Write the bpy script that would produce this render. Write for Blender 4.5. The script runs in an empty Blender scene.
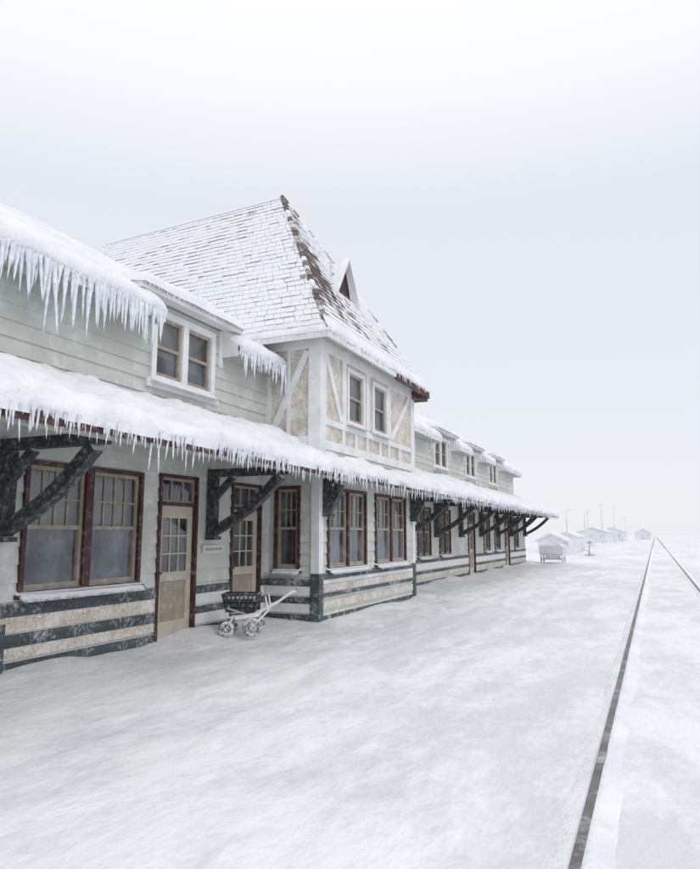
import bpy, math, random
from mathutils import Vector, noise
random.seed(7)
S=bpy.context.scene
S.view_settings.view_transform='Standard'; S.view_settings.look='None'; S.view_settings.exposure=0

# ---------------------------------------------------------------- materials
def new_mat(name):
    m=bpy.data.materials.new(name); m.use_nodes=True
    nt=m.node_tree; b=nt.nodes['Principled BSDF']
    return m,nt,b
def N(nt,t,**k):
    n=nt.nodes.new(t)
    for a,v in k.items(): setattr(n,a,v)
    return n
def L(nt,a,b): nt.links.new(a,b)
SNOW=(0.85,0.865,0.90,1)
def ramp(nt,src,lo,hi,a=0.0,b=1.0):
    n=N(nt,'ShaderNodeMapRange'); n.inputs[1].default_value=lo; n.inputs[2].default_value=hi
    n.inputs[3].default_value=a; n.inputs[4].default_value=b
    L(nt,src,n.inputs[0]); return n.outputs[0]
def math2(nt,op,a,b):
    n=N(nt,'ShaderNodeMath',operation=op)
    for i,v in enumerate((a,b)):
        if isinstance(v,(int,float)): n.inputs[i].default_value=v
        else: L(nt,v,n.inputs[i])
    return n.outputs[0]
def mixc(nt,fac,a,b,mode='MIX'):
    n=N(nt,'ShaderNodeMix',data_type='RGBA',blend_type=mode)
    if isinstance(fac,(int,float)): n.inputs[0].default_value=fac
    else: L(nt,fac,n.inputs[0])
    for i,v in ((6,a),(7,b)):
        if isinstance(v,tuple): n.inputs[i].default_value=v
        else: L(nt,v,n.inputs[i])
    return n.outputs[2]
def noise_n(nt,scale,detail=5,rough=.6,stretch=None,off=0):
    tc=N(nt,'ShaderNodeTexCoord'); mp=N(nt,'ShaderNodeMapping')
    if stretch: mp.inputs['Scale'].default_value=stretch
    mp.inputs['Location'].default_value=(off,off,off)
    L(nt,tc.outputs['Object'],mp.inputs[0])
    n=N(nt,'ShaderNodeTexNoise'); n.inputs['Scale'].default_value=scale
    n.inputs['Detail'].default_value=min(detail,4); n.inputs['Roughness'].default_value=rough
    L(nt,mp.outputs[0],n.inputs['Vector']); return n.outputs[0]
def frosted(name,base,var=.12,frost=.5,fscale=3.0,thr=.52,up=True,rough=.75,stretch=None,vscale=2.5,fmul=9,fine=.35,edge=.12):
    m,nt,b=new_mat(name)
    n1=noise_n(nt,vscale,4,.65,stretch,3.1)
    dark=tuple(c*(1-var*1.6) for c in base)+(1,); lite=tuple(min(1,c*(1+var)) for c in base)+(1,)
    col=mixc(nt,ramp(nt,n1,.3,.7),dark,lite)
    n2=noise_n(nt,fscale,4,.72,None,11.7); n3=noise_n(nt,fscale*fmul,3,.7,None,5)
    fac=math2(nt,'ADD',n2,math2(nt,'MULTIPLY',math2(nt,'SUBTRACT',n3,.5),fine))
    fac=ramp(nt,fac,thr-.06,thr+edge,0,frost)
    if up:
        g=N(nt,'ShaderNodeNewGeometry'); sx=N(nt,'ShaderNodeSeparateXYZ'); L(nt,g.outputs['Normal'],sx.inputs[0])
        fac=math2(nt,'MAXIMUM',fac,ramp(nt,sx.outputs[2],.35,.7))
    col=mixc(nt,fac,col,SNOW)
    L(nt,col,b.inputs['Base Color']); b.inputs['Roughness'].default_value=rough
    bp=N(nt,'ShaderNodeBump'); bp.inputs['Strength'].default_value=.25; bp.inputs['Distance'].default_value=.02
    L(nt,n3,bp.inputs['Height']); L(nt,bp.outputs[0],b.inputs['Normal'])
    return m
M={}
M['siding']=frosted('painted_siding',(.530,.555,.515),.05,.5,1.1,.57)
M['trim']=frosted('white_trim',(.72,.73,.72),.06,.5,3,.5)
M['green']=frosted('dark_green_boards',(.055,.075,.083),.3,.5,2.2,.57,rough=.6,stretch=(1,.3,3),fine=.8,edge=.2)
M['iron']=frosted('dark_bracket_timber',(.028,.034,.038),.3,.45,14,.58,rough=.7,fine=.9,edge=.28)
M['red']=frosted('dark_red_trim',(.060,.016,.018),.2,.32,9,.60,rough=.6,fine=.9,edge=.25)
M['tan']=frosted('tan_sash',(.33,.29,.215),.12,.3,6,.58)
M['door']=frosted('door_paint',(.50,.455,.37),.07,.35,4,.58)
M['brown']=frosted('brown_fascia',(.085,.035,.03),.3,.4,3,.58,fine=.4)
M['soffit']=frosted('soffit_boards',(.42,.42,.38),.1,.3,3,.55)
M['curtain']=frosted('curtain',(.42,.40,.34),.1,0,3,.9,up=False)
M['pale']=frosted('frosted_hazed_far_paint',(.72,.74,.78),.03,.7,.6,.45)  # base colour paled to stand in for distance haze, frost on top
M['palegrey']=frosted('frosted_hazed_far_grey',(.58,.605,.65),.06,.6,.8,.48)  # grey lightened to paint in the haze over far objects, plus frost
M['tire']=frosted('frosted_rubber',(.10,.10,.11),.3,.9,14,.47)
M['whitemetal']=frosted('frosted_metal',(.60,.61,.62),.1,.6,14,.5,rough=.5)
M['basket']=frosted('black_plastic',(.025,.027,.03),.2,.6,16,.62,rough=.5)
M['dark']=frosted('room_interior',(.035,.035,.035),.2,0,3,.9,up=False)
M['signboard']=frosted('signboard',(.62,.61,.56),.05,.2,8,.6,up=False)
M['ink']=frosted('sign_lettering',(.15,.15,.15),.1,.3,8,.6,up=False)
# osb
m,nt,b=new_mat('osb_sheathing')
tc=N(nt,'ShaderNodeTexCoord'); v=N(nt,'ShaderNodeTexVoronoi'); v.inputs['Scale'].default_value=42
mp=N(nt,'ShaderNodeMapping'); mp.inputs['Scale'].default_value=(1,.6,1.3); L(nt,tc.outputs['Object'],mp.inputs[0]); L(nt,mp.outputs[0],v.inputs['Vector'])
sep=N(nt,'ShaderNodeSeparateXYZ'); L(nt,v.outputs['Color'],sep.inputs[0])
col=mixc(nt,sep.outputs[0],(.34,.275,.195,1),(.55,.48,.37,1))
fr=ramp(nt,math2(nt,'ADD',noise_n(nt,2.2,4,.78,None,2),math2(nt,'MULTIPLY',math2(nt,'SUBTRACT',noise_n(nt,24,4,.75,None,7),.5),.8)),.34,.68,.08,.88)
col=mixc(nt,fr,col,(.76,.765,.765,1)); L(nt,col,b.inputs['Base Color']); b.inputs['Roughness'].default_value=.85
M['osb']=m
# snow
def snow_mat(name,dark,lite,sc=1.5,bump=.35,bscale=9,dist=.04):
    m,nt,b=new_mat(name)
    n1=noise_n(nt,sc,4,.62); col=mixc(nt,ramp(nt,n1,.38,.62),dark,lite)
    L(nt,col,b.inputs['Base Color']); b.inputs['Roughness'].default_value=.7
    b.inputs['Specular IOR Level'].default_value=.25
    bp=N(nt,'ShaderNodeBump'); bp.inputs['Strength'].default_value=bump; bp.inputs['Distance'].default_value=dist
    L(nt,noise_n(nt,bscale,4,.65,None,4),bp.inputs['Height']); L(nt,bp.outputs[0],b.inputs['Normal'])
    return m
M['snow']=snow_mat('roof_snow',(.77,.785,.83,1),(.87,.88,.905,1),1.5,.65,7,.07)
M['ice']=snow_mat('icicle_ice',(.64,.69,.77,1),(.86,.88,.915,1),14,.4,40,.01)
M['ice'].node_tree.nodes['Principled BSDF'].inputs['Roughness'].default_value=.35
# ground
m,nt,b=new_mat('snow_ground')
n1=noise_n(nt,.30,4,.6,(1,.42,1)); n2=noise_n(nt,1.9,4,.7,(1,.5,1),7); n3=noise_n(nt,9,4,.7,(1,.8,1),2)
f=math2(nt,'ADD',math2(nt,'MULTIPLY',n1,.45),math2(nt,'MULTIPLY',n2,.38)); f=math2(nt,'ADD',f,math2(nt,'MULTIPLY',n3,.17))
col=mixc(nt,ramp(nt,f,.45,.55),(.715,.72,.75,1),(.875,.88,.90,1))
L(nt,col,b.inputs['Base Color']); b.inputs['Roughness'].default_value=.55; b.inputs['Specular IOR Level'].default_value=.3
bp=N(nt,'ShaderNodeBump'); bp.inputs['Strength'].default_value=.6; bp.inputs['Distance'].default_value=.06
hh=math2(nt,'ADD',n2,math2(nt,'MULTIPLY',n3,.36)); L(nt,hh,bp.inputs['Height']); L(nt,bp.outputs[0],b.inputs['Normal'])
M['ground']=m
M['rail']=frosted('rail_steel',(.15,.135,.13),.25,.6,2.2,.57,up=False,rough=.5,fine=.3,edge=.25)
# glass
def glass(name,frost_lo,frost_hi,fcol,offs):
    m=bpy.data.materials.new(name); m.use_nodes=True; nt=m.node_tree; nt.nodes.clear()
    o=N(nt,'ShaderNodeOutputMaterial'); t=N(nt,'ShaderNodeBsdfTransparent'); t.inputs[0].default_value=(.75,.78,.78,1)
    g=N(nt,'ShaderNodeBsdfGlossy'); g.inputs['Roughness'].default_value=.03; g.inputs[0].default_value=(.9,.93,.97,1)
    lw=N(nt,'ShaderNodeFresnel'); lw.inputs[0].default_value=1.5
    mx=N(nt,'ShaderNodeMixShader'); L(nt,ramp(nt,lw.outputs[0],0,1,.05,1),mx.inputs[0]); L(nt,t.outputs[0],mx.inputs[1]); L(nt,g.outputs[0],mx.inputs[2])
    d=N(nt,'ShaderNodeBsdfDiffuse'); d.inputs[0].default_value=fcol
    m2=N(nt,'ShaderNodeMixShader'); L(nt,ramp(nt,noise_n(nt,2.2,4,.75,(1,1,.6),offs),.36,.66,frost_lo,frost_hi),m2.inputs[0])
    L(nt,mx.outputs[0],m2.inputs[1]); L(nt,d.outputs[0],m2.inputs[2]); L(nt,m2.outputs[0],o.inputs[0]); return m
M['glass']=glass('window_glass',.0,.22,(.45,.5,.55,1),2)
M['glassf']=glass('frosted_window_glass',.02,.62,(.33,.37,.42,1),6)
# shingles
m,nt,b=new_mat('cedar_shingles')
at=N(nt,'ShaderNodeAttribute',attribute_name='Col')
sx=N(nt,'ShaderNodeSeparateColor'); L(nt,at.outputs['Color'],sx.inputs[0])
n=noise_n(nt,1.6,4,.7); n2=noise_n(nt,18,4,.75,None,3)
fac=math2(nt,'ADD',sx.outputs[0],math2(nt,'MULTIPLY',math2(nt,'SUBTRACT',n,.5),.9))
fac=math2(nt,'ADD',fac,math2(nt,'MULTIPLY',math2(nt,'SUBTRACT',n2,.5),1.1))
col=mixc(nt,sx.outputs[1],(.085,.058,.046,1),(.20,.165,.14,1))
col=mixc(nt,ramp(nt,fac,.30,.66),col,(.80,.815,.85,1)); L(nt,col,b.inputs['Base Color']); b.inputs['Roughness'].default_value=.8
M['shingle']=m

# ---------------------------------------------------------------- mesh helpers
class MB:
    def __init__(s): s.v=[]; s.f=[]; s.c=[]
    def quad(s,*p,col=None):
        i=len(s.v); s.v+= [tuple(q) for q in p]; s.f.append(tuple(range(i,i+len(p)))); s.c.append(col)
    def hexa(s,a,col=None,fcols=None):
        i=len(s.v); s.v+=[tuple(q) for q in a]
        for k,f in enumerate(((0,3,2,1),(4,5,6,7),(0,1,5,4),(1,2,6,5),(2,3,7,6),(3,0,4,7))):
            s.f.append(tuple(i+j for j in f)); s.c.append(fcols[k] if fcols else col)
    def box(s,x0,x1,y0,y1,z0,z1):
        s.hexa([(x0,y0,z0),(x1,y0,z0),(x1,y1,z0),(x0,y1,z0),(x0,y0,z1),(x1,y0,z1),(x1,y1,z1),(x0,y1,z1)])
    def pbox(s,P,a0,a1,z0,z1,d0,d1):
        s.hexa([P(a0,z0,d0),P(a1,z0,d0),P(a1,z0,d1),P(a0,z0,d1),P(a0,z1,d0),P(a1,z1,d0),P(a1,z1,d1),P(a0,z1,d1)])
    def beam(s,p,q,w,t,up=(0,0,1)):
        p=Vector(p);q=Vector(q);d=(q-p).normalized();u=Vector(up)
        a=d.cross(u)
        if a.length<1e-4: a=d.cross(Vector((1,0,0)))
        a.normalize(); b=a.cross(d).normalized(); a*=w/2; b*=t/2
        s.hexa([p-a-b,p+a-b,p+a+b,p-a+b,q-a-b,q+a-b,q+a+b,q-a+b])
    def tube(s,p,q,r0,r1=None,n=8,cap=True):
        r1=r0 if r1 is None else r1
        p=Vector(p);q=Vector(q);d=(q-p).normalized(); a=d.cross(Vector((0,0,1)))
        if a.length<1e-3: a=d.cross(Vector((1,0,0)))
        a.normalize(); b=d.cross(a); i=len(s.v)
        for c,r in ((p,r0),(q,r1)):
            for k in range(n):
                t=2*math.pi*k/n; s.v.append(tuple(c+a*math.cos(t)*r+b*math.sin(t)*r))
        for k in range(n):
            s.f.append((i+k,i+(k+1)%n,i+n+(k+1)%n,i+n+k)); s.c.append(None)
        if cap:
            s.f.append(tuple(i+k for k in range(n))); s.c.append(None); s.f.append(tuple(i+n+k for k in range(n))); s.c.append(None)
    def path(s,pts,r,n=8):
        for a,b in zip(pts,pts[1:]): s.tube(a,b,r,r,n)
    def wheel(s,c,axis,R,r,n=22,m=8):
        c=Vector(c);ax=Vector(axis).normalized();a=ax.cross(Vector((0,0,1))).normalized();b=ax.cross(a);i=len(s.v)
        for k in range(n):
            t=2*math.pi*k/n; e=a*math.cos(t)+b*math.sin(t)
            for j in range(m):
                u=2*math.pi*j/m; s.v.append(tuple(c+e*(R-r+r*math.cos(u))+ax*(r*math.sin(u))))
        for k in range(n):
            for j in range(m):
                s.f.append((i+k*m+j,i+k*m+(j+1)%m,i+((k+1)%n)*m+(j+1)%m,i+((k+1)%n)*m+j)); s.c.append(None)
    def build(s,name,mat,parent=None,smooth=False,bevel=0):
        me=bpy.data.meshes.new(name); me.from_pydata(s.v,[],s.f); me.update()
        if any(c is not None for c in s.c):
            ca=me.color_attributes.new('Col','FLOAT_COLOR','CORNER')
            for p in me.polygons:
                c=s.c[p.index] or (1,1,1,1)
                for li in p.loop_indices: ca.data[li].color=c
        if smooth:
            for p in me.polygons: p.use_smooth=True
        me.materials.append(mat)
        o=bpy.data.objects.new(name,me); S.collection.objects.link(o)
        if parent: o.parent=parent
        if bevel:
            md=o.modifiers.new('b','BEVEL'); md.width=bevel; md.segments=2; md.limit_method='ANGLE'
        return o
def empty(name,loc=(0,0,0)):
    e=bpy.data.objects.new(name,None); S.collection.objects.link(e); e.location=loc; return e
def slab(mb,p00,p10,p11,p01,T,nu,nv,wob=.03,seed=0,skirt=.03):
    """snow blanket: p00-p10 is the eave edge, rounded at all edges"""
    p00,p10,p11,p01=map(Vector,(p00,p10,p11,p01))
    nrm=(p10-p00).cross(p01-p00).normalized()
    if nrm.z<0: nrm=-nrm
    Lu=(p10-p00).length; Lv=(p01-p00).length; i=len(mb.v)
    def us(n,Ln):
        e=[0,.015/Ln,.05/Ln,.1/Ln,.18/Ln]
        mid=[.18/Ln+(1-.36/Ln)*k/n for k in range(1,n)]
        return e+mid+[1-x for x in reversed(e)]
    U=us(nu,Lu);V=us(nv,Lv)
    for v in V:
        for u in U:
            b=(p00*(1-u)+p10*u)*(1-v)+(p01*(1-u)+p11*u)*v
            de=min(u*Lu,(1-u)*Lu,v*Lv,(1-v)*Lv)
            k=min(1,math.sqrt(max(0,1-(1-min(de,.16)/.16)**2)))
            t=T*k*(1+.5*noise.noise(b*1.3+Vector((seed,0,0)))+.36*noise.noise(b*4.1)+.16*noise.noise(b*9.7))
            w=Vector((0,0,0))
            if v<.3/Lv: w=(p00-p01).normalized()*(skirt+wob*noise.noise(Vector((b.y*2.3,b.x*2.3,seed)))+wob*.6*noise.noise(Vector((b.y*9,b.x*9,seed))))
            q=b+nrm*(t-.012)+w
            if de==0: q.z-=.03
            mb.v.append(tuple(q))
    nU=len(U)
    for a in range(len(V)-1):
        for c in range(nU-1):
            k=i+a*nU+c; mb.f.append((k,k+1,k+nU+1,k+nU)); mb.c.append(None)
def icicle(mb,x,y,z,Ln,r):
    n=6; i=len(mb.v); lx=random.uniform(-.02,.02)*Ln*3; ly=random.uniform(-.03,.03)*Ln*3
    rings=[(0,1.3),(.15,.95),(.32,.86),(.5,.64),(.68,.52),(.85,.28)]
    for t,k in rings:
        kk=k*random.uniform(.8,1.2)
        for j in range(n):
            a=2*math.pi*j/n+.3; mb.v.append((x+math.cos(a)*r*kk+lx*t,y+math.sin(a)*r*kk+ly*t,z-Ln*t))
    mb.v.append((x+lx,y+ly,z-Ln))
    for q in range(len(rings)-1):
        for j in range(n):
            a=i+q*n+j;b=i+q*n+(j+1)%n; mb.f.append((a,b,b+n,a+n)); mb.c.append(None)
    q=i+(len(rings)-1)*n
    for j in range(n): mb.f.append((q+j,q+(j+1)%n,i+len(rings)*n)); mb.c.append(None)
def icicle_row(mb,p,q,z,per_m,lmin,lmax,rmax,seed=0,fall=0):
    p=Vector((p[0],p[1],0));q=Vector((q[0],q[1],0)); Ln=(q-p).length; n=int(Ln*per_m)
    for k in range(n):
        t=(k+random.uniform(-.5,.5))/n; t=min(1,max(0,t)); c=p+(q-p)*t
        e=.55+.5*noise.noise(Vector((c.y*1.1,c.x*1.1,seed)))*1.8
        e=max(.08,min(1,e))*(1-fall*min(1,max(0,(c.y-8)/25))); l=lmin+(lmax-lmin)*e*random.random()**1.1
        r=rmax*(.35+.65*(l/lmax)**.6)*random.uniform(.7,1.1)
        icicle(mb,c.x+random.uniform(-.03,.03),c.y,z+.02,l,r)

# ---------------------------------------------------------------- constants
D=-6.82; B=-5.68; YA=11.35; YB=16.79; EX=-5.05
Y0=-3.0; Y1=40.0; YU=37.0
st=empty('railway_station')
mb={k:MB() for k in ('siding','trim','green','iron','red','tan','door','brown','soffit','curtain','dark','osb','snow','ice','shingle','glass','glassf','signboard','ink')}
PX=lambda c:(lambda a,z,d:(c+d,a,z))
PYm=lambda c:(lambda a,z,d:(a,c-d,z))
PYp=lambda c:(lambda a,z,d:(a,c+d,z))
def siding(P,a0,a1,z0,z1,ex,ops,m='siding'):
    g=mb[m]; r=z0
    while r<z1-1e-4:
        r1=min(r+ex,z1); cuts=sorted({r,r1}|{z for o in ops for z in (o[2],o[3]) if r<z<r1})
        dz=lambda z:.026-.022*(z-r)/ex
        for s0,s1 in zip(cuts,cuts[1:]):
            mid=(s0+s1)/2; segs=[(a0,a1)]
            for o in ops:
                if o[2]<mid<o[3]:
                    ns=[]
                    for a,b in segs:
                        if o[1]<=a or o[0]>=b: ns.append((a,b))
                        else:
                            if a<o[0]: ns.append((a,o[0]))
                            if o[1]<b: ns.append((o[1],b))
                    segs=ns
            for a,b in segs:
                g.quad(P(a,s0,dz(s0)),P(b,s0,dz(s0)),P(b,s1,dz(s1)),P(a,s1,dz(s1)))
                if s0==r: g.quad(P(a,s0,.002),P(b,s0,.002),P(b,s0,dz(s0)),P(a,s0,dz(s0)))
        r=r1
def window(P,a0,a1,z0,z1,n=2,cas='red',sash='tan',mun=(3,2),cw=.06,mull=.085,split=.5,curt=1,frostlow=True,sill=True,single=False):
    c=mb[cas]; e=.055
    c.pbox(P,a0,a0+cw,z0,z1,-.12,e); c.pbox(P,a1-cw,a1,z0,z1,-.12,e)
    c.pbox(P,a0+cw,a1-cw,z1-cw,z1,-.12,e-.003); c.pbox(P,a0+cw,a1-cw,z0,z0+cw*.7,-.12,e-.003)
    ia0,ia1,iz0,iz1=a0+cw,a1-cw,z0+cw*.7,z1-cw
    w=(ia1-ia0-mull*(n-1))/n
    if sill: 
        mb[cas].pbox(P,a0-.04,a1+.04,z0-.05,z0-.002,0,.10)
        slab(mb['snow'],P(a0-.02,z0-.004,.10),P(a1+.02,z0-.004,.10),P(a1+.02,z0+.03,.05),P(a0-.02,z0+.03,.05),.02,max(4,int((a1-a0)*8)),2,.0,seed=a0,skirt=0)
    for k in range(n):
        s0=ia0+k*(w+mull); s1=s0+w
        if k: c.pbox(P,s0-mull,s0,iz0,iz1,-.12,e-.006)
        sb=mb[sash]; t=.05; zm=iz0+(iz1-iz0)*split
        sb.pbox(P,s0,s0+t,iz0,iz1,-.06,.0); sb.pbox(P,s1-t,s1,iz0,iz1,-.06,.0)
        sb.pbox(P,s0+t,s1-t,iz1-t,iz1,-.06,-.003); sb.pbox(P,s0+t,s1-t,iz0,iz0+t*1.3,-.06,-.003)
        if not single: sb.pbox(P,s0+t,s1-t,zm-.025,zm+.025,-.07,-.003)
        else: zm=iz0+t
        g0,g1=s0+t,s1-t
        for j in range(1,mun[0]):
            x=g0+(g1-g0)*j/mun[0]; sb.pbox(P,x-.011,x+.011,zm+.02,iz1-t,-.04,-.012)
        for j in range(1,mun[1]):
            z=zm+(iz1-t-zm)*j/mun[1]; sb.pbox(P,g0,g1,z-.011,z+.011,-.038,-.014)
        mb['glass'].quad(P(g0,zm,-.03),P(g1,zm,-.03),P(g1,iz1-t,-.03),P(g0,iz1-t,-.03))
        if not single: mb['glassf' if frostlow else 'glass'].quad(P(g0,iz0+t,-.045),P(g1,iz0+t,-.045),P(g1,zm,-.045),P(g0,zm,-.045))
        if curt==1:
            drop=zm-random.uniform(-.1,.2); cu=mb['curtain']; nn=14
            for j in range(nn):
                xa=s0+(s1-s0)*j/nn; xb=s0+(s1-s0)*(j+1)/nn
                cu.quad(P(xa,drop,-.16-.03*(j%2)),P(xb,drop,-.16-.03*((j+1)%2)),P(xb,iz1,-.16-.03*((j+1)%2)),P(xa,iz1,-.16-.03*(j%2)))
        elif curt==2:
            cu=mb['curtain']; ww=(s1-s0)*.34; nn=6
            for sgn,base in ((1,s0),(-1,s1)):
                for j in range(nn):
                    xa=base+sgn*ww*j/nn; xb=base+sgn*ww*(j+1)/nn; xl=base+sgn*ww*.55*j/nn; xm=base+sgn*ww*.55*(j+1)/nn
                    dj=-.15-.03*(j%2); dk=-.15-.03*((j+1)%2)
                    cu.quad(P(xl,iz0,dj),P(xm,iz0,dk),P(xb,iz1,dk),P(xa,iz1,dj))
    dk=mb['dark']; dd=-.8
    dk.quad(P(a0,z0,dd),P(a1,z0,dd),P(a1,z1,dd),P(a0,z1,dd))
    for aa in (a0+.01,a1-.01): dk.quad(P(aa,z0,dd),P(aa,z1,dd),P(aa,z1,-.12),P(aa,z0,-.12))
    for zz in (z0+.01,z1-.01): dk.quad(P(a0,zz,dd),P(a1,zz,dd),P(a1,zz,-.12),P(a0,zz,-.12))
    return (a0+.02,a1-.02,z0+.02,z1-.02)
def door(P,a0,a1,z1=2.53):
    r=mb['red']; cw=.05
    r.pbox(P,a0,a0+cw,0,z1,-.12,.055); r.pbox(P,a1-cw,a1,0,z1,-.12,.055); r.pbox(P,a0+cw,a1-cw,z1-cw,z1,-.12,.052)
    r.pbox(P,a0+cw,a1-cw,2.05,2.10,-.10,.04)
    i0,i1=a0+cw,a1-cw
    t=mb['tan']; z0=2.10; zt=z1-cw
    for aa in (i0,i1-.04): t.pbox(P,aa,aa+.04,z0,zt,-.05,-.002)
    t.pbox(P,i0+.04,i1-.04,z0,z0+.04,-.05,-.005); t.pbox(P,i0+.04,i1-.04,zt-.04,zt,-.05,-.005)
    for k in (1,2):
        x=i0+(i1-i0)*k/3; t.pbox(P,x-.012,x+.012,z0+.04,zt-.04,-.04,-.01)
    mb['glass'].quad(P(i0,z0,-.03),P(i1,z0,-.03),P(i1,zt,-.03),P(i0,zt,-.03))
    d=mb['door']; s=.12; gz0,gz1=1.04,1.86
    d.pbox(P,i0,i0+s,.04,2.05,-.07,-.02); d.pbox(P,i1-s,i1,.04,2.05,-.07,-.02)
    d.pbox(P,i0+s,i1-s,gz1,2.05,-.07,-.023); d.pbox(P,i0+s,i1-s,gz0-.14,gz0,-.07,-.023); d.pbox(P,i0+s,i1-s,.04,.3,-.07,-.023)
    mb['tan'].pbox(P,i0+s,i1-s,.3,gz0-.14,-.065,-.045)
    for k in (1,2):
        x=i0+s+(i1-i0-2*s)*k/3; d.pbox(P,x-.012,x+.012,gz0,gz1,-.06,-.028)
        z=gz0+(gz1-gz0)*k/3; d.pbox(P,i0+s,i1-s,z-.012,z+.012,-.058,-.03)
    mb['glass'].quad(P(i0+s,gz0,-.045),P(i1-s,gz0,-.045),P(i1-s,gz1,-.045),P(i0+s,gz1,-.045))
    cu=mb['curtain']; cu.quad(P(i0+s,gz0+.3,-.12),P(i1-s-.15,gz0+.3,-.14),P(i1-s-.15,gz1,-.14),P(i0+s,gz1,-.12))
    kn=mb['iron']; kn.pbox(P,i0+.03,i0+.075,.98,1.10,-.02,.0); kn.pbox(P,i0+.035,i0+.07,1.02,1.05,0,.05)
    d.pbox(P,a0,a1,.0,.04,-.1,.09)
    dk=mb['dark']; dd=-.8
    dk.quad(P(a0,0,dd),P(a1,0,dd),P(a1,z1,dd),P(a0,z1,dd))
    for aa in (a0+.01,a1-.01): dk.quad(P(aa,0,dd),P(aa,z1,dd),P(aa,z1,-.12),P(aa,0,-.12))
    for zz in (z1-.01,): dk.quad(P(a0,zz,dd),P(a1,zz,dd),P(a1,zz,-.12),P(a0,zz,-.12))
    return (a0+.02,a1-.02,-.1,z1-.02)
W=PX(D); WB=PX(B); WS=PYm(YA)
# ---- ground floor main wall
ops=[]; dspans=[]
wz=(.91,2.50)
for a0,a1,n,cu in ((5.80,7.85,2,1),(2.6,4.4,2,1),(-.8,.9,2,1)): ops.append(window(W,a0,a1,*wz,n=n,curt=cu,mun=(4,2),mull=.13))
for a0,a1 in ((8.22,9.17),(10.16,11.15)): ops.append(door(W,a0,a1)); dspans.append((a0,a1))
for a0,a1,n in ((20.5,21.9,2),(22.9,24.3,2),(29.6,30.8,1),(31.8,33.0,1),(36.6,37.8,1)): ops.append(window(W,a0,a1,*wz,n=n,curt=1))
for a0,a1 in ((26.9,28.0),(34.2,35.3)): ops.append(door(W,a0,a1)); dspans.append((a0,a1))
siding(W,Y0,YA,.0,3.6,.21,ops); siding(W,YB,Y1,.0,3.6,.21,ops)
def bands(P,a0,a1,spans,lst):
    segs=[(a0,a1)]
    for s in spans:
        ns=[]
        for a,b in segs:
            if s[1]<=a or s[0]>=b: ns.append((a,b))
            else:
                if a<s[0]: ns.append((a,s[0]))
                if s[1]<b: ns.append((s[1],b))
        segs=ns
    for a,b in segs:
        for m_,z0,z1,d in lst: mb[m_].pbox(P,a,b,z0,z1,.0,d)
bl=[('green',.67,.83,.048),('osb',.49,.668,.034),('green',.33,.48,.046),('osb',.19,.325,.033),('green',.03,.17,.047)]
bands(W,Y0,8.22,[],bl)
bl2=[('green',.67,.80,.048),('trim',.50,.668,.034),('green',.36,.48,.046),('trim',.19,.355,.033),('green',.05,.17,.047)]
bands(W,9.17,YA,dspans,bl2)
bands(W,YB,Y1,dspans,[('green',.72,.84,.048),('trim',.50,.718,.034),('green',.38,.48,.046),('osb',.22,.37,.033),('green',.05,.15,.047)])
# name board under the bracket
mb['signboard'].pbox(W,9.33,9.92,1.30,1.43,.02,.055)
for k in range(11):
    a=9.38+k*.046; mb['ink'].pbox(W,a,a+.014+.010*(k%2),1.345,1.39,.055,.059)
# ---- bay ground floor
bo=[window(WB,11.69,13.59,.95,2.52,n=2,curt=2),window(WB,14.11,16.14,.95,2.52,n=2,curt=1)]
siding(WB,YA,YB,0,3.25,.21,bo)
so=[window(WS,-6.59,-6.04,.95,2.52,n=1,curt=2,frostlow=False)]
siding(WS,D,B,0,3.25,.21,so); siding(PYp(YB),D,B,0,3.25,.21,[])
bb=[('green',.78,.90,.05),('trim',.70,.778,.034),('osb',.55,.69,.035),('green',.46,.54,.046),('osb',.24,.38,.033),('green',.03,.14,.047)]
bands(WB,YA+.14,YB-.14,[],bb); bands(WS,D+.05,B-.14,[],bl2)
for yy,s in ((YA,-1),(YB,1)):
    mb['green'].box(B-.13,B+.055,yy-.055 if s<0 else yy-.13,yy+.13 if s<0 else yy+.055,0,.90)
    mb['trim'].box(B-.13,B+.045,yy-.045 if s<0 else yy-.13,yy+.13 if s<0 else yy+.045,.902,3.2)
mb['trim'].box(D-.01,D+.10,YA-.045,YA,.9,3.3)
# ---- tower upper walls
TZ=5.42
uo=[window(WB,12.58,13.52,3.88,5.06,n=1,cas='trim',mun=(1,1),curt=2,frostlow=False,cw=.09),
    window(WB,13.98,14.92,3.88,5.06,n=1,cas='trim',mun=(1,1),curt=1,frostlow=False,cw=.09)]
def flat(P,a0,a1,z0,z1,ops,m):
    g=mb[m]; as_=sorted({a0,a1}|{o[0] for o in ops}|{o[1] for o in ops}); zs=sorted({z0,z1}|{o[2] for o in ops}|{o[3] for o in ops})
    for a,b in zip(as_,as_[1:]):
        for c,d in zip(zs,zs[1:]):
            if not any(o[0]<(a+b)/2<o[1] and o[2]<(c+d)/2<o[3] for o in ops): g.quad(P(a,c,.0),P(b,c,.0),P(b,d,.0),P(a,d,.0))
flat(WB,YA,YB,3.1,TZ,uo,'osb'); flat(WS,-16,B,3.1,TZ,[],'osb'); flat(PYp(YB),-16,B,3.1,TZ,[],'osb')
T=mb['trim']
T.pbox(WB,YA+.2,YB-.2,3.22,3.40,0,.05); T.pbox(WB,YA+.2,YB-.2,3.70,3.82,0,.045); T.pbox(WB,YA+.2,YB-.2,5.14,5.40,0,.05)
for a in (12.36,13.62,14.96): T.pbox(WB,a,a+.19,3.82,5.14,0,.04)
for a in (13.62,13.0,14.4,14.96,12.36,15.7): T.pbox(WB,a,a+.12,3.40,3.70,0,.04)
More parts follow.
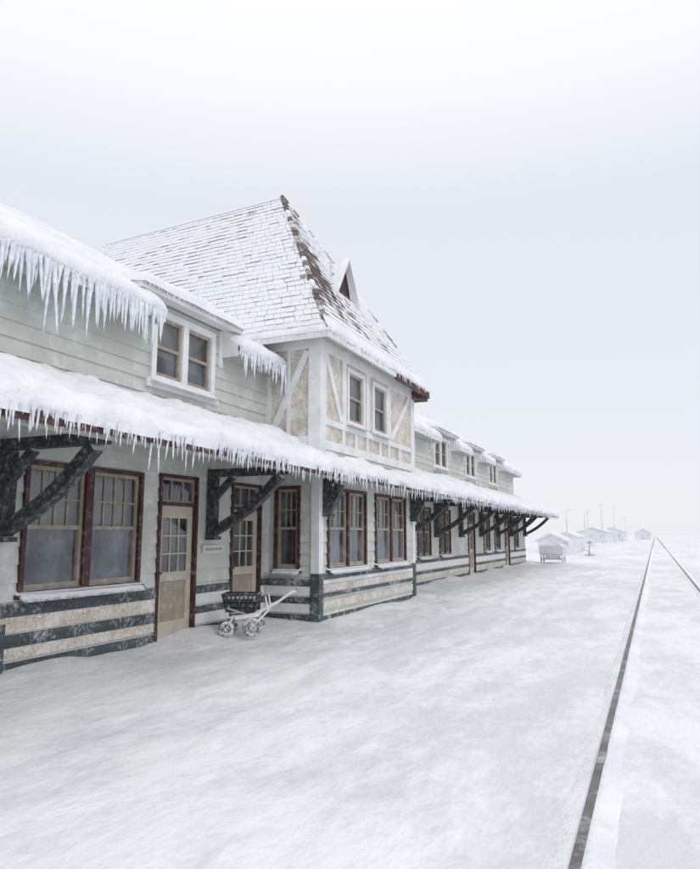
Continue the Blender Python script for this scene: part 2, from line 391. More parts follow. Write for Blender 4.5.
def diag(P,a0,z0,a1,z1,w=.15,d=.036):
    dv=Vector((a1-a0,z1-z0)).normalized(); nx,nz=-dv.y*w/2,dv.x*w/2
    c=[(a0-nx,z0-nz),(a1-nx,z1-nz),(a1+nx,z1+nz),(a0+nx,z0+nz)]
    T.hexa([P(a,z,0) for a,z in c]+[P(a,z,d) for a,z in c])
diag(WB,11.60,5.12,12.34,3.86); diag(WB,16.55,5.12,15.2,3.86)
T.box(B-.2,B+.06,YA-.06,YA+.2,3.1,TZ-.02); T.box(B-.2,B+.06,YB-.2,YB+.06,3.1,TZ-.02)
T.pbox(WS,D+.08,B-.2,3.3,3.46,0,.05); T.pbox(WS,-7.6,B-.2,5.16,5.40,0,.05); T.pbox(WS,D,D+.1,3.2,5.16,0,.045); T.pbox(WS,D+.45,D+.53,3.46,5.16,0,.035)
diag(WS,-5.92,5.12,-6.66,3.62,.14,.04)
# ---- upper floor walls with dormers
nearD=[(7.72,9.70,7.90,9.52)]
farD=[(22.1,24.4,22.4,24.1),(26.4,28.7,26.7,28.4),(30.7,33.0,31.0,32.7)]
uops=[]
for d0,d1,w0,w1 in nearD+farD: uops.append(window(W,w0,w1,3.93,5.06,n=2,cas='trim',mun=(1,1),curt=1 if d0<20 else 2,frostlow=False,cw=.11,mull=.14))
siding(W,Y0,YA,3.5,4.95,.205,uops); siding(W,YB,YU,3.5,4.95,.205,uops)
pitch=.66; ex,ez=-6.40,4.86; rx,rz=-9.3,4.86+.66*2.9
zr=lambda x: ez+pitch*(ex-x)
sn=mb['snow']
def roofpart(y0,y1,xf):
    zf=zr(xf)
    mb['soffit'].hexa([(xf,y0,zf-.1),(rx,y0,rz-.1),(rx,y1,rz-.1),(xf,y1,zf-.1),(xf,y0,zf),(rx,y0,rz),(rx,y1,rz),(xf,y1,zf)])
    slab(sn,(xf,y0,zf),(xf,y1,zf),(rx-.05,y1,rz+.02),(rx-.05,y0,rz+.02),.13,max(4,int((y1-y0)*8)),24,.05,seed=y0)
def roofwing(ya,yb,dorm):
    cur=ya
    for d0,d1,_,_ in dorm:
        roofpart(cur,d0,ex); roofpart(d0-.05,d1+.05,-7.05); cur=d1
    roofpart(cur,yb,ex)
    mb['soffit'].hexa([(-12.2,ya,ez-.1),(-12.2,yb,ez-.1),(rx,yb,rz-.1),(rx,ya,rz-.1),(-12.2,ya,ez),(-12.2,yb,ez),(rx,yb,rz),(rx,ya,rz)])
    slab(sn,(-12.2,ya,ez),(-12.2,yb,ez),(rx+.05,yb,rz+.02),(rx+.05,ya,rz+.02),.13,20,10,.03,seed=3)
roofwing(Y0,YA,nearD); roofwing(YB,YU+.35,farD)
def fasc(y0,y1):
    mb['trim'].box(ex-.03,ex+.012,y0,y1,ez-.16,ez-.005); mb['soffit'].box(D,ex-.03,y0+.03,y1-.03,ez-.17,ez-.13)
    for y in (y0-.005,y1-.03):
        mb['trim'].hexa([(D-.2,y,ez-.18),(ex-.032,y,ez-.18),(ex-.032,y+.035,ez-.18),(D-.2,y+.035,ez-.18),(D-.2,y,zr(D-.2)+.02),(ex-.032,y,ez+.03),(ex-.032,y+.035,ez+.03),(D-.2,y+.035,zr(D-.2)+.02)])
cur=Y0
for d0,d1,_,_ in nearD: fasc(cur,d0); cur=d1
fasc(cur,YA)
cur=YB
for d0,d1,_,_ in farD: fasc(cur,d0); cur=d1
fasc(cur,YU+.35)
for d0,d1,w0,w1 in nearD+farD:
    siding(W,d0,d1,4.9,5.16,.13,[(w0+.02,w1-.02,3.93,5.04)])
    for yy,sg in ((d0,-1),(d1,1)):
        mb['siding'].hexa([(-7.6,yy-.02,4.6),(D+.03,yy-.02,4.6),(D+.03,yy+.02,4.6),(-7.6,yy+.02,4.6),(-7.6,yy-.02,5.16),(D+.03,yy-.02,5.16),(D+.03,yy+.02,5.16),(-7.6,yy+.02,5.16)])
        T.box(D-.02,D+.05,yy-.05,yy+.05,4.5,5.15)
    a,b=d0-(.42 if d0<20 else .22),d1+.22
    T.hexa([(-6.48,a,5.12),(-7.9,a,5.36),(-7.9,b,5.36),(-6.48,b,5.12),(-6.48,a,5.24),(-7.9,a,5.48),(-7.9,b,5.48),(-6.48,b,5.24)])
    slab(sn,(-6.46,a-.02,5.24),(-6.46,b+.02,5.24),(-7.95,b+.02,5.49),(-7.95,a-.02,5.49),.14,14,8,.04,seed=d0)
    T.pbox(W,w0-.1,w1+.1,3.80,3.93,0,.07)
# gable ends & back walls
core=mb['siding']
for yy in (Y0,YU):
    core.v+=[(D,yy,0),(-11.8,yy,0),(-11.8,yy,4.9),(rx,yy,rz-.05),(D,yy,5.0)]; k=len(core.v)-5; core.f.append((k,k+1,k+2,k+3,k+4)); core.c.append(None)
core.quad((-11.8,Y0,0),(-11.8,YU,0),(-11.8,YU,4.9),(-11.8,Y0,4.9))
core.quad((D,Y1,0),(-11.8,Y1,0),(-11.8,Y1,3.5),(D,Y1,3.5)); core.quad((-11.8,YU,0),(-11.8,Y1,0),(-11.8,Y1,3.5),(-11.8,YU,3.5))
mb['soffit'].hexa([(D,YU,3.5),(D,Y1+.9,3.5),(-9.3,Y1-.8,4.6),(-9.3,YU,4.6),(D,YU,3.58),(D,Y1+.9,3.58),(-9.3,Y1-.8,4.68),(-9.3,YU,4.68)])
slab(sn,(D,YU,3.58),(D,Y1+.9,3.58),(-9.3,Y1-.8,4.68),(-9.3,YU,4.68),.14,12,10,.02,seed=8)
# ---- canopy
CY1=41.0; cz=2.72; wzc=3.52
mb['soffit'].hexa([(EX,Y0,cz-.05),(EX,CY1,cz-.05),(D,CY1,wzc-.05),(D,Y0,wzc-.05),(EX,Y0,cz),(EX,CY1,cz),(D,CY1,wzc),(D,Y0,wzc)])
mb['brown'].box(EX-.002,EX+.035,Y0,CY1,cz-.11,cz+.0)
mb['soffit'].box(EX-.12,EX-.004,Y0,CY1,cz-.14,cz-.06)
for k in range(int((CY1-Y0)/.6)):
    y=Y0+.3+k*.6
    if YA-.1<y<YB+.1: mb['soffit'].beam((EX-.02,y,cz-.09),(B,y,cz-.09+.452*(EX-B)),.06,.1)
    else: mb['soffit'].beam((EX-.02,y,cz-.09),(D,y,wzc-.09),.06,.1)
slab(sn,(EX+.03,Y0,cz),(EX+.03,YA,cz),(D+.02,YA,wzc+.03),(D+.02,Y0,wzc+.03),.17,150,18,.08,seed=1)
slab(sn,(EX+.03,YA-.12,cz),(EX+.03,YB+.12,cz),(B+.03,YB+.12,cz+.33),(B+.03,YA-.12,cz+.33),.15,60,6,.08,seed=2)
slab(sn,(EX+.03,YB,cz),(EX+.03,CY1,cz),(D+.02,CY1,wzc+.03),(D+.02,YB,wzc+.03),.17,140,12,.07,seed=5)
# brackets
def bracket(y,xw,reach,zb):
    I=mb['iron']; x1=xw+reach; zt=2.56
    I.box(xw+.03,xw+.17,y-.08,y+.08,zb,zt-.005)
    I.box(xw+.03,x1+.1,y-.075,y+.075,zt,zt+.13)
    pts=[]
    for k in range(11):
        t=k/10; px=xw+.14+(reach-.2)*t; pz=zb+.08+(zt-zb-.1)*t
        s=math.sin(math.pi*t)*.06*reach; pts.append((px+s*.55,y,pz-s*.75))
    for a,b in zip(pts,pts[1:]):
        v=(Vector(b)-Vector(a))*.05; I.beam(Vector(a)-v,Vector(b)+v,.15,.14,(0,1,0))
    if reach>1: I.beam((xw+.15,y,zt-.34),(xw+.5,y,zt+.0),.10,.10,(0,1,0))
    I.box(xw+.02,xw+.22,y-.095,y+.095,zb-.06,zb)
for y in (1.4,5.50,9.50,19.2,22.4,25.6,28.9,32.2,35.6,39.6): bracket(y,D,1.45,1.58)
for y in (11.52,16.6): bracket(y,B,.42,2.0)
mb['green'].box(D+.05,D+.15,5.46,5.58,0,.62)
# ---- tower roof (shingles)
TY0,TY1=YA-.36,YB+.36; TX0=B+.36; ze=5.40; AX,AZ=-8.1,10.05; BX2=-13.8; TXb=-16.5; ym=(TY0+TY1)/2
Ep=[Vector((TX0,TY0,ze)),Vector((TX0,TY1,ze)),Vector((TXb,TY1,ze)),Vector((TXb,TY0,ze))]
A=Vector((AX,ym,AZ)); A2=Vector((BX2,ym,AZ-.2))
und=MB(); dn=Vector((0,0,-.22)); A_,A2_=A+dn*1.2,A2+dn*1.2
Eu=[p+Vector((0,0,-.02)) for p in Ep]
und.quad(Eu[0],Eu[1],A_); und.quad(Eu[1],Eu[2],A2_); und.quad(Eu[1],A2_,A_); und.quad(Eu[2],Eu[3],A2_); und.quad(Eu[3],Eu[0],A2_); und.quad(Eu[0],A_,A2_)
und.quad(*[p-Vector((0,0,.06)) for p in Ep])
und.build('tower_roof_deck',M['soffit'],st)
def shingles(e0,e1,t0,t1,fn,expo=.17,w=.22):
    g=mb['shingle']; Ls=((e0+e1)/2-(t0+t1)/2).length; n=int(Ls/expo)
    nrm=(e1-e0).cross((t0+t1)/2-e0).normalized()
    if nrm.z<0: nrm=-nrm
    slope=((t0+t1)/2-(e0+e1)/2); slope=(slope-(e1-e0).normalized()*slope.dot((e1-e0).normalized())).normalized()
    for r in range(n):
        v=r/n; a=e0.lerp(t0,v); b=e1.lerp(t1,v); a2=e0.lerp(t0,(r+1)/n); b2=e1.lerp(t1,(r+1)/n)
        Lr=(b-a).length; k=max(1,round(Lr/w)); off=random.random()*.5
        cuts=[0]+[ (j+off+random.uniform(-.22,.22))/k for j in range(k)]+[1]
        cuts=sorted(set(max(0,min(1,c)) for c in cuts))
        for c0,c1 in zip(cuts,cuts[1:]):
            if (c1-c0)*Lr<.02: continue
            gp=.004/Lr; j=random.uniform(-.012,.012)
            p=a.lerp(b,c0+gp)-slope*(.02+j); q=a.lerp(b,c1-gp)-slope*(.02+j); p2=a2.lerp(b2,c0+gp); q2=a2.lerp(b2,c1-gp)
            th=.022+random.uniform(-.006,.006); cc,s=fn((c0+c1)/2,v,Lr,(p+q)/2); tone=random.random()
            top=(cc,tone,0,1); butt=(s,tone*.6,0,1)
            pts=[p,q,q2,p2,p+nrm*th,q+nrm*th,q2+nrm*.006,p2+nrm*.006]
            g.hexa(pts,fcols=[top,top,butt,top,top,top])
def fleft(u,v,Lr,p):
    dh=(1-u)*Lr
    nn=noise.noise(p*.55+Vector((7,2,1)))
    c=1.12+random.uniform(-.12,.15)+nn*.3
    if dh<.2: c-=.3
    if random.random()<.06: c-=.3
    s=.66+random.uniform(-.4,.3)+nn*.3
    return c,s
def ffront(u,v,Lr,p):
    n=noise.noise(p*.9+Vector((3,1,0)))
    c=.48+n*.55+random.uniform(-.3,.3)+.6*u 
    if u*Lr<.7: c-=.15
    if v<.12: c+=.35
    return c,c-.3
def fright(u,v,Lr,p): return .9+random.uniform(-.3,.2),.3
shingles(Ep[3],Ep[0],A2,A,fleft)
shingles(Ep[0],Ep[1],A,A,ffront)
shingles(Ep[1],Ep[2],A,A2,fright)
shingles(Ep[2],Ep[3],A2,A2,fright)
def caps(a,b,br,n=30,sp=.3):
    g=mb['shingle']
    for k in range(n):
        p=a.lerp(b,k/n); q=a.lerp(b,(k+1.25)/n); cc=br+random.uniform(-sp,sp)
        d=(q-p).normalized(); s=d.cross(Vector((0,0,1))).normalized()*.075; up=s.cross(d).normalized(); 
        if up.z<0: up=-up
        p=p+up*.04;q=q+up*.02
        col=(cc,random.random(),0,1)
        g.hexa([p-s-up*.08,p+s-up*.08,q+s-up*.08,q-s-up*.08,p-s*.5,p+s*.5,q+s*.5,q-s*.5],col=col)
caps(Ep[0],A,.45); caps(Ep[1],A,.6); caps(A,A2,1.3,28,.1)
# tower fascia
T.box(TX0-.02,TX0+.03,TY0-.03,14.6,ze-.16,ze+.0); mb['brown'].box(TX0-.02,TX0+.03,14.6,TY1+.03,ze-.20,ze+.02)
T.box(TXb,TX0-.02,TY0-.035,TY0+.0,ze-.16,ze+.0); T.box(TXb,TX0-.02,TY1,TY1+.035,ze-.16,ze)
mb['brown'].box(B-.4,TX0-.02,TY1-.5,TY1+.0,ze-.28,ze-.07)
slab(sn,(TX0+.03,TY0-.04,ze+.02),(TX0+.03,TY1+.03,ze+.02),(TX0-.16,TY1-.12,ze+.34),(TX0-.16,TY0+.12,ze+.34),.045,60,4,.05,seed=9)
slab(sn,(TX0+.03,TY0-.04,ze+.01),(-9.0,TY0-.04,ze+.01),(-9.0,TY0+.14,ze+.24),(TX0-.14,TY0+.14,ze+.24),.035,30,4,.03,seed=10)
# gablet
gx=-6.42; gz0=7.12; he=7.30; hw=.50; pk=8.12
fx=lambda z: TX0-(z-ze)/(AZ-ze)*(TX0-AX)
T.quad((gx,ym-hw,gz0),(gx,ym+hw,gz0),(gx,ym+hw,he),(gx,ym,pk-.08),(gx,ym-hw,he))
for s in (-1,1): mb['siding'].quad((gx,ym+s*hw,gz0-.1),(gx,ym+s*hw,he+.04),(fx(he)-.15,ym+s*hw,he+.04),(gx-.3,ym+s*hw,gz0-.1))
mb['dark'].hexa([(gx+.005,ym-.23,7.26),(gx+.03,ym-.23,7.26),(gx+.03,ym+.23,7.26),(gx+.005,ym+.23,7.26),(gx+.005,ym-.02,7.80),(gx+.03,ym-.02,7.80),(gx+.03,ym+.02,7.80),(gx+.005,ym+.02,7.80)])
R_=mb['red']; R_.beam((gx+.03,ym-.28,7.24),(gx+.03,ym+.28,7.24),.05,.05); R_.beam((gx+.03,ym-.27,7.24),(gx+.03,ym,7.86),.045,.045); R_.beam((gx+.03,ym+.27,7.24),(gx+.03,ym,7.86),.045,.045)
for sg in (-1,1):
    e=Vector((gx+.17,ym+sg*.62,7.14)); p=Vector((gx+.17,ym,pk)); pb=Vector((fx(pk)-.15,ym,pk)); eb=Vector((fx(7.14)-.2,ym+sg*.62,7.14))
    t=Vector((0,0,-.07)); T.hexa([e+t,p+t,pb+t,eb+t,e,p,pb,eb])
    slab(sn,e,eb,pb+Vector((0,0,.02)),p+Vector((0,0,.02)),.05,8,6,.01,seed=sg)
# ---- icicles
ic=mb['ice']
icicle_row(ic,(ex+.03,Y0),(ex+.03,7.72),ez-.04,24,.12,.62,.036,1)
icicle_row(ic,(ex+.03,Y0),(ex+.03,7.72),ez-.06,15,.40,1.12,.044,4)
icicle_row(ic,(ex+.03,9.66),(ex+.03,YA),ez-.04,26,.12,.55,.032,2)
icicle_row(ic,(ex+.03,9.8),(ex+.03,YA),ez-.04,11,.3,.88,.038,3)
icicle_row(ic,(-6.44,7.3),(-6.44,9.9),5.17,9,.03,.12,.014,2)
icicle_row(ic,(ex+.03,YB),(ex+.03,YU),ez-.05,10,.05,.36,.03,3)
icicle_row(ic,(EX+.05,Y0),(EX+.05,YA),cz-.0,30,.08,.30,.022,5)
icicle_row(ic,(EX+.05,YA),(EX+.05,CY1),cz-.0,22,.08,.32,.024,6,.1)
icicle_row(ic,(EX+.03,Y0),(EX+.03,CY1),cz-.04,9,.18,.48,.022,8,.3)
icicle_row(ic,(TX0+.04,TY0),(TX0+.04,TY1),ze-.03,14,.05,.26,.020,7)
icicle_row(ic,(TX0,TY0-.04),(-7.2,TY0-.04),ze-.1,9,.03,.12,.016,7)
names={'siding':'walls','trim':'white_timbers','green':'dark_boards','iron':'brackets','red':'window_casings','tan':'window_sashes','door':'doors','brown':'fascia','soffit':'roof_structure','curtain':'curtains','dark':'interiors','osb':'osb_panels','snow':'roof_snow','ice':'icicles','shingle':'tower_shingles','glass':'window_panes','glassf':'frosted_panes','signboard':'name_board','ink':'lettering'}
for k,g in mb.items():
    g.build(names[k],M[k],st,smooth=(k in('snow','ice')),bevel=.006 if k in ('trim','green','iron','door') else 0)

# ---------------------------------------------------------------- ground
foot=[]
rf=random.Random(3)
for path in (((-5.4,8),(-4.2,12),(-4.1,30),(-4.4,44)),((-5.9,8.6),(-4.2,9.6),(-2.4,14),(-2.0,30)),((-4.9,9),(-5.0,16),(-5.2,28))):
    for (x0,y0),(x1,y1) in zip(path,path[1:]):
        n=int(math.hypot(x1-x0,y1-y0)/.42)
        for k in range(n):
            if rf.random()<.3: continue
            t=k/n; foot.append((x0+(x1-x0)*t+(.12 if k%2 else -.12)+rf.uniform(-.1,.1),y0+(y1-y0)*t+rf.uniform(-.1,.1),rf.uniform(.25,.8)))
fg={}
for a,b,s in foot: fg.setdefault((int(a//1),int(b//1)),[]).append((a,b,s))
def gh(x,y):
    p=Vector((x,y*.5,0)); r=math.hypot(x,y)
    z=.045*noise.noise(p*.42)+.022*noise.noise(p*1.3+Vector((5,0,0)))+.011*noise.noise(p*3.9)+.006*noise.noise(p*8.3)
    z+=.034*max(0,.35-abs(noise.noise(Vector((x*.7+y*.2,y*.24-x*.12,4)))*2))*1.2
    bed=max(0,1-abs(x-.32)/2.0); z*=(1-.8*bed)
    for c,a_ in ((-2.35,.016),(-3.75,.014)):
        cc=c+.35*noise.noise(Vector((0,y*.07,8))); z-=a_*math.exp(-((x-cc)/.14)**2)*(.5+noise.noise(Vector((c,y*.5,2)))*.8); z+=.006*math.exp(-((abs(x-cc)-.28)/.09)**2)
    wx=B if YA-.3<y<YB+.3 else D
    if y<42 and x<wx+2:
        d=max(0,x-wx); z+=(.05+.14*max(0,noise.noise(Vector((y*.6,3,1)))+.25))*math.exp(-(d/.5)**2)
    z+=.28*math.exp(-((x+4.7+.5*noise.noise(Vector((y*.2,1,1))))/.8)**2)*max(0,noise.noise(Vector((y*.16,9,4)))+.15)*(1 if y>17 else 0)
    for i in (-1,0,1):
        for j in (-1,0,1):
            for a,b,s in fg.get((int(x//1)+i,int(y//1)+j),()):
                q=((x-a)/.075)**2+((y-b)/.14)**2
                if q<6: z+=s*(-.034*math.exp(-q)+.010*math.exp(-(math.sqrt(q)-1.7)**2*3))
    for c in (-.44,1.07):
        k=math.exp(-((x-c)/.16)**2); z=z*(1-k)+.004*k
    if r>60: z+= .5*noise.noise(Vector((x*.01,y*.01,3)))*min(1,(r-60)/200)*min(1,max(0,(abs(x-.3)-3)/20)) - .15*min(1,(r-60)/200)
    return z
xs=[-3000,-1500,-800,-400,-220,-120,-70,-45,-30,-22,-17,-14,-12,-10,-9,-8]
x=-7.4
while x<3.2: xs.append(x); x+=.045 if x<-.6 else .055
xs+=[3.6,4.2,5,6,8,11,15,22,32,50,80,140,260,500,900,1800,3000]
ys=[-400,-120,-40,-15,-6,-2,0,1]
y=1.6
while y<22: ys.append(y); y+=.045+.004*(y)
while y<70: ys.append(y); y+=.14+.006*(y-20)
ys+=[75,82,90,100,115,135,160,200,260,350,500,800,1300,2200,3500]
v=[(a,b,gh(a,b)) for b in ys for a in xs]; nx=len(xs)
fc=[(j*nx+i,j*nx+i+1,(j+1)*nx+i+1,(j+1)*nx+i) for j in range(len(ys)-1) for i in range(nx-1)]
me=bpy.data.meshes.new('snow_ground'); me.from_pydata(v,[],fc); me.update()
for p in me.polygons: p.use_smooth=True
me.materials.append(M['ground']); go=bpy.data.objects.new('snow_ground',me); S.collection.objects.link(go)
# a few small crumbs of snow fallen along the wall
g=MB()
for k in range(120):
    yy=random.uniform(3,24); xx=D+abs(random.gauss(.2,.3))
    if YA-.2<yy<YB+.2: xx=B+abs(random.gauss(.15,.3))
    s=random.uniform(.006,.024); z=gh(xx,yy)-.006; i=len(g.v)
    rings=[(-.3,.9),(.35,.95),(.8,.6)]
    for hz,rr in rings:
        for j in range(6):
            t=j*math.pi/3; q=s*rr*random.uniform(.6,1.5); g.v.append((xx+math.cos(t)*q,yy+math.sin(t)*q,z+hz*s))
    g.v.append((xx,yy,z+s))
    for q in range(2):
        for j in range(6):
            a=i+q*6+j;b=i+q*6+(j+1)%6; g.f.append((a,b,b+6,a+6)); g.c.append(None)
    for j in range(6): g.f.append((i+12+j,i+12+(j+1)%6,i+18)); g.c.append(None)
g.build('snow_lumps',M['ground'],None,True)

# ---------------------------------------------------------------- railway track
tr=empty('railway_track')
for c,nm in ((-.44,'rail_west'),(1.07,'rail_east')):
    g=MB(); prof=[(-.030,-.10),(.030,-.10),(.030,.034),(.024,.042),(-.024,.042),(-.030,.034)]
    yy=[-40,0]+[k*4 for k in range(1,60)]+[400,900]
    for yv in yy:
        for a,b in prof: g.v.append((c+a,yv,b))
    for j in range(len(yy)-1):
        for k in range(6):
            q=j*6; g.f.append((q+k,q+(k+1)%6,q+6+(k+1)%6,q+6+k)); g.c.append(None)
    g.build(nm,M['rail'],tr)
    # wind-packed snow ridge lapping each side of the rail head
    g=MB(); i=0; sec=[(-.20,-.02),(-.12,.012),(-.06,.022),(-.031,.024),(.0,.0),(.012,.030),(.030,.044),(.06,.040),(.12,.020),(.22,-.02)]
    yv=.5; rows=0
    while yv<90:
        n1_=noise.noise(Vector((yv*1.1,c,0))); n2_=noise.noise(Vector((yv*3.3,c,5)))
        for k,(a,b) in enumerate(sec):
            off=(.014*n1_+.008*n2_) if k>=5 else (.010*noise.noise(Vector((yv*1.7,c,9))) if k<4 else 0)
            g.v.append((c+a+off,yv,b+ (.010*n1_+.006*n2_ if 0<k<9 and k!=4 else 0)))
        yv+=.12+.004*yv; rows+=1
    m_=len(sec)
    for r in range(rows-1):
        for k in range(m_-1): g.f.append((r*m_+k,r*m_+k+1,(r+1)*m_+k+1,(r+1)*m_+k)); g.c.append(None)
    g.build('snow_ridge',M['snow'],tr,smooth=True)

# ---------------------------------------------------------------- hand cart by the wall
ct=empty('stroller_cart',(-6.28,9.36,0.03)); ang=math.radians(24); ct.rotation_euler=(0,0,ang)
fr,bk,tw,sn2=MB(),MB(),MB(),MB()
for wx,wy,R in ((.02,-.2,.12),(.02,.2,.12),(.42,-.24,.15),(.42,.24,.15)):
    tw.wheel((wx,wy,R),(0,1,0),R,.03)
    for k in range(5):
        t=2*math.pi*k/5; fr.tube((wx,wy,R),(wx+math.cos(t)*(R-.03),wy,R+math.sin(t)*(R-.03)),.008,n=5)
    fr.tube((wx,wy-.03,R),(wx,wy+.03,R),.028)
fr.tube((.02,-.2,.12),(.02,.2,.12),.014); fr.tube((.42,-.24,.15),(.42,.24,.15),.016)
for s in (-1,1):
    fr.path([(.02,.2*s,.12),(.12,.2*s,.30),(.50,.2*s,.36),(.80,.2*s,.52),(1.00,.2*s,.66),(1.10,.19*s,.70)],.017)
    fr.path([(.42,.24*s,.15),(.38,.21*s,.33),(.02,.2*s,.44)],.015)
    fr.path([(.42,.24*s,.15),(.66,.21*s,.40),(.62,.2*s,.62)],.015)
    fr.path([(-.03,.2*s,.44),(.02,.2*s,.30),(.12,.2*s,.30)],.013)
fr.tube((1.10,-.19,.70),(1.10,.19,.70),.02); fr.tube((.80,-.2,.52),(.80,.2,.52),.014)
tw.tube((1.10,-.14,.70),(1.10,.14,.70),.03)
def ring(z,x0,x1,yw): return [(x0,-yw,z),(x1,-yw,z),(x1,yw,z),(x0,yw,z)]
zs=[.40,.48,.56,.64]
for k,z in enumerate(zs):
    g_=k/3; r=ring(z,-.0-.06*g_,.44+.06*g_,.19+.03*g_)
    for a,b in zip(r,r[1:]+r[:1]): bk.beam(a,b,.016,.05 if k<3 else .04)
lo=ring(.38,0,.44,.19); hi=ring(.66,-.06,.5,.22)
for k in range(4):
    a,b=Vector(lo[k]),Vector(lo[(k+1)%4]); c,d=Vector(hi[k]),Vector(hi[(k+1)%4])
    for j in range(9): bk.beam(a.lerp(b,j/8),c.lerp(d,j/8),.018,.014)
bk.box(0,.44,-.19,.19,.375,.39)
bk.box(.02,.42,-.15,.15,.39,.58)
slab(sn2,(-.02,-.18,.585),(.46,-.18,.585),(.46,.18,.585),(-.02,.18,.585),.05,6,6,.0,seed=4)
slab(sn2,(.14,-.21,.31),(.52,-.21,.36),(.52,.21,.36),(.14,.21,.31),.05,6,6,.0,seed=6)
fr.build('frame',M['whitemetal'],ct,True); bk.build('basket',M['basket'],ct); tw.build('wheels',M['tire'],ct,True); sn2.build('snow',M['snow'],ct,True)

# ---------------------------------------------------------------- baggage wagon at far end
wg=empty('baggage_wagon',(-5.45,41.2,0.03)); wg.scale=(.85,.85,.9); a,b_,c=MB(),MB(),MB()
a.box(-.75,.75,-.9,.9,.46,.54)
for k in range(7): a.beam((-.75,-.9+.3*k,.54),(-.75,-.9+.3*k,1.0),.05,.05); a.beam((.75,-.9+.3*k,.54),(.75,-.9+.3*k,1.0),.05,.05)
for s in (-.75,.75): a.box(s-.02,s+.02,-.9,.9,.97,1.05); a.box(s-.02,s+.02,-.9,.9,.70,.78)
for s in (-.9,.9): a.box(-.73,.73,s-.02,s+.02,.56,1.04)
for wx in (-.7,.7):
    for wy in (-.6,.6):
        b_.wheel((wx,wy,.23),(1,0,0),.23,.04)
        for k in range(6): t=math.pi*k/3; b_.tube((wx,wy,.23),(wx,wy+math.cos(t)*.2,.23+math.sin(t)*.2),.015,n=5)
for wy in (-.6,.6): b_.tube((-.7,wy,.23),(.7,wy,.23),.03); a.box(-.4,.4,wy-.06,wy+.06,.26,.46)
b_.path([(0,-.9,.35),(0,-1.5,.2),(0,-1.9,.75)],.025)
slab(c,(-.7,-.85,.85),(.7,-.85,.85),(.7,.85,.85),(-.7,.85,.85),.30,12,12,0,seed=12); c.box(-.68,.68,-.83,.83,.55,.84)
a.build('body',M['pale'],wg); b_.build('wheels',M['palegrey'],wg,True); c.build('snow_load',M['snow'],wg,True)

# ---------------------------------------------------------------- switch stand
sw=empty('switch_stand',(-4.7,56,0)); a=MB()
a.box(-.35,.35,-.12,.12,0,.12); a.tube((0,0,.1),(.05,0,1.0),.035); a.beam((-.05,0,.35),(-.55,0,.55),.05,.05); a.box(-.10,.18,-.02,.02,.95,1.12)
a.tube((0,0,.12),(0,0,.4),.09,.06); a.build('stand',frosted('frosted_steel',(.3,.31,.33),.1,.6,6,.5),sw)

# ---------------------------------------------------------------- distant things
def hut(name,x,y,w,l,hw,hr,mat):
    e=empty(name,(x,y,-.1)); g=MB(); r=MB(); d=MB()
    g.box(-w/2,w/2,-l/2,l/2,0,hw)
    g.quad((-w/2,-l/2,hw),(w/2,-l/2,hw),(0,-l/2,hr)); g.quad((-w/2,l/2,hw),(w/2,l/2,hw),(0,l/2,hr))
    for s in (-1,1):
        ev=(s*(w/2+.25),hw-.12)
        r.hexa([(ev[0],-l/2-.3,ev[1]),(0,-l/2-.3,hr),(0,l/2+.3,hr),(ev[0],l/2+.3,ev[1]),(ev[0],-l/2-.3,ev[1]+.2),(0,-l/2-.3,hr+.2),(0,l/2+.3,hr+.2),(ev[0],l/2+.3,ev[1]+.2)])
    d.box(-w*.15,w*.12,-l/2-.04,-l/2+.02,0,min(2.1,hw*.8)); d.box(w*.25,w*.4,-l/2-.04,-l/2+.02,hw*.45,hw*.75)
    for k in range(3): d.box(w/2-.02,w/2+.04,-l/2+l*(k+.4)/3,-l/2+l*(k+.65)/3,hw*.45,hw*.75)
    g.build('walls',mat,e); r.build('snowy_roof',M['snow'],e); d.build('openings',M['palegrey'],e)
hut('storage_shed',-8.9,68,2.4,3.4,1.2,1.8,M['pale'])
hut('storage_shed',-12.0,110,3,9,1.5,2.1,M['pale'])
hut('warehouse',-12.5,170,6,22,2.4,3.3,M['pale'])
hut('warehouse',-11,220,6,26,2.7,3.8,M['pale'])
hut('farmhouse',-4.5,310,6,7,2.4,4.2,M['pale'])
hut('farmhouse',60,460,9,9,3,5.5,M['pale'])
def fence(x,y,n,dy):
    e=empty('snow_fence',(x,y,0)); g=MB()
    for k in range(n): g.beam((0,k*dy,-.1),(0.03*math.sin(k*3),k*dy,1.15+.08*math.sin(k*1.7)),.05,.10)
    for z in (.3,.9): g.beam((0.04,0,z),(0.04,n*dy,z),.03,.04)
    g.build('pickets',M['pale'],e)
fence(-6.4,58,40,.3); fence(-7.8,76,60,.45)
def pole(x,y,h,arms=1):
    e=empty('utility_pole',(x,y,-.3)); g=MB(); g.tube((0,0,0),(0,0,h),.10,.06)
    for k in range(arms):
        z=h-.35-.6*k; g.beam((-.6,0,z),(.6,0,z),.07,.08)
        for s in (-.5,.5): g.tube((s,0,z+.03),(s,0,z+.18),.035)
    if not arms: g.beam((0,0,h-.1),(.5,0,h+.05),.06,.06); g.tube((.5,0,h-.05),(.62,0,h+.05),.10,.07)
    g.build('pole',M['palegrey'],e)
for x,y,h,ar in ((-11.2,100,5.4,0),(-10.4,118,5.4,0),(-11.8,140,6.6,0),(-9.2,140,8.0,1),(-7.5,150,7.6,0),(-9,250,8,1),(22,300,9,1)): pole(x,y,h,ar)

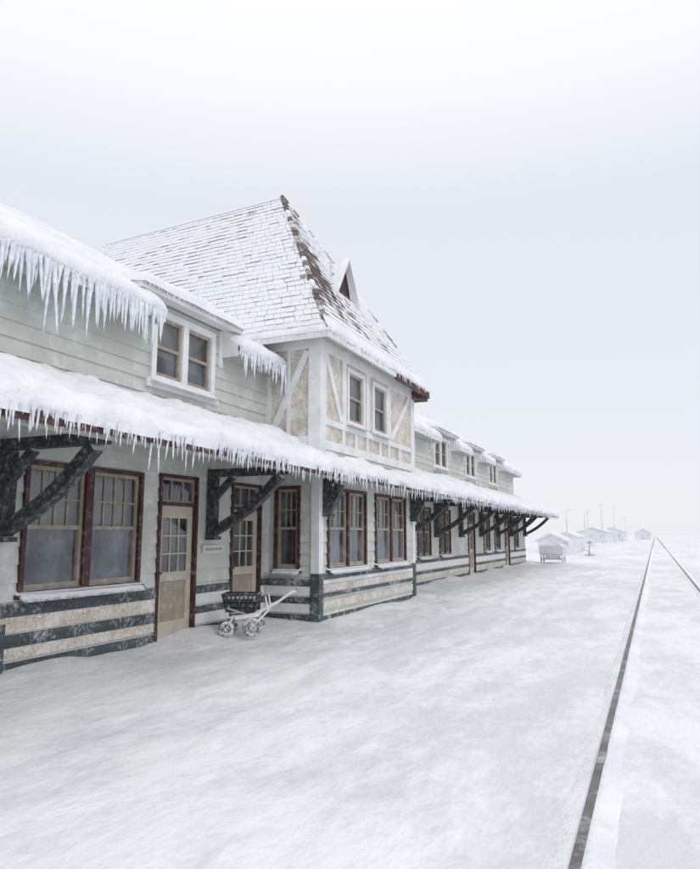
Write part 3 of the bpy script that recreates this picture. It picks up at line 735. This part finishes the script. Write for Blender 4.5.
# ---------------------------------------------------------------- light
w=bpy.data.worlds.new('World'); S.world=w; w.use_nodes=True; nt=w.node_tree; nt.nodes.clear()
o=N(nt,'ShaderNodeOutputWorld'); bg=N(nt,'ShaderNodeBackground'); bg2=N(nt,'ShaderNodeBackground'); ad=N(nt,'ShaderNodeAddShader')
sky=N(nt,'ShaderNodeTexSky',sky_type='NISHITA'); sky.sun_disc=False; sky.sun_elevation=math.radians(40); sky.sun_rotation=math.radians(120)
L(nt,sky.outputs[0],bg.inputs[0]); bg.inputs[1].default_value=.05*.2
tc=N(nt,'ShaderNodeTexCoord'); sp=N(nt,'ShaderNodeSeparateXYZ'); L(nt,tc.outputs['Generated'],sp.inputs[0])
cr=N(nt,'ShaderNodeValToRGB'); L(nt,sp.outputs[2],cr.inputs[0])
els=cr.color_ramp.elements; els[0].position=0; els[0].color=(.835,.845,.88,1); els[1].position=1; els[1].color=(1.08,1.08,1.1,1)
for p,c in ((.08,(.825,.84,.885,1)),(.25,(.795,.82,.875,1)),(.45,(.78,.81,.875,1)),(.56,(.93,.945,.97,1)),(.66,(1.02,1.02,1.03,1))):
    e=els.new(p); e.color=c
L(nt,cr.outputs[0],bg2.inputs[0]); bg2.inputs[1].default_value=.98
L(nt,bg.outputs[0],ad.inputs[0]); L(nt,bg2.outputs[0],ad.inputs[1]); L(nt,ad.outputs[0],o.inputs[0])
sl=bpy.data.lights.new('sun','SUN'); sl.energy=.6; sl.angle=math.radians(15); sl.color=(1,.975,.95)
so_=bpy.data.objects.new('sun',sl); S.collection.objects.link(so_)
so_.rotation_euler=Vector((-math.sin(math.radians(120)),-math.cos(math.radians(120)),-math.tan(math.radians(40)))).to_track_quat('-Z','Y').to_euler()

# ---------------------------------------------------------------- camera
cd=bpy.data.cameras.new('camera'); co=bpy.data.objects.new('camera',cd); S.collection.objects.link(co)
cd.sensor_fit='HORIZONTAL'; cd.sensor_width=36; cd.lens=34.97; cd.clip_end=8000; cd.clip_start=.05
co.location=(0,0,1.6); co.rotation_euler=(math.radians(90+8.407),0,math.radians(23.927)); S.camera=co
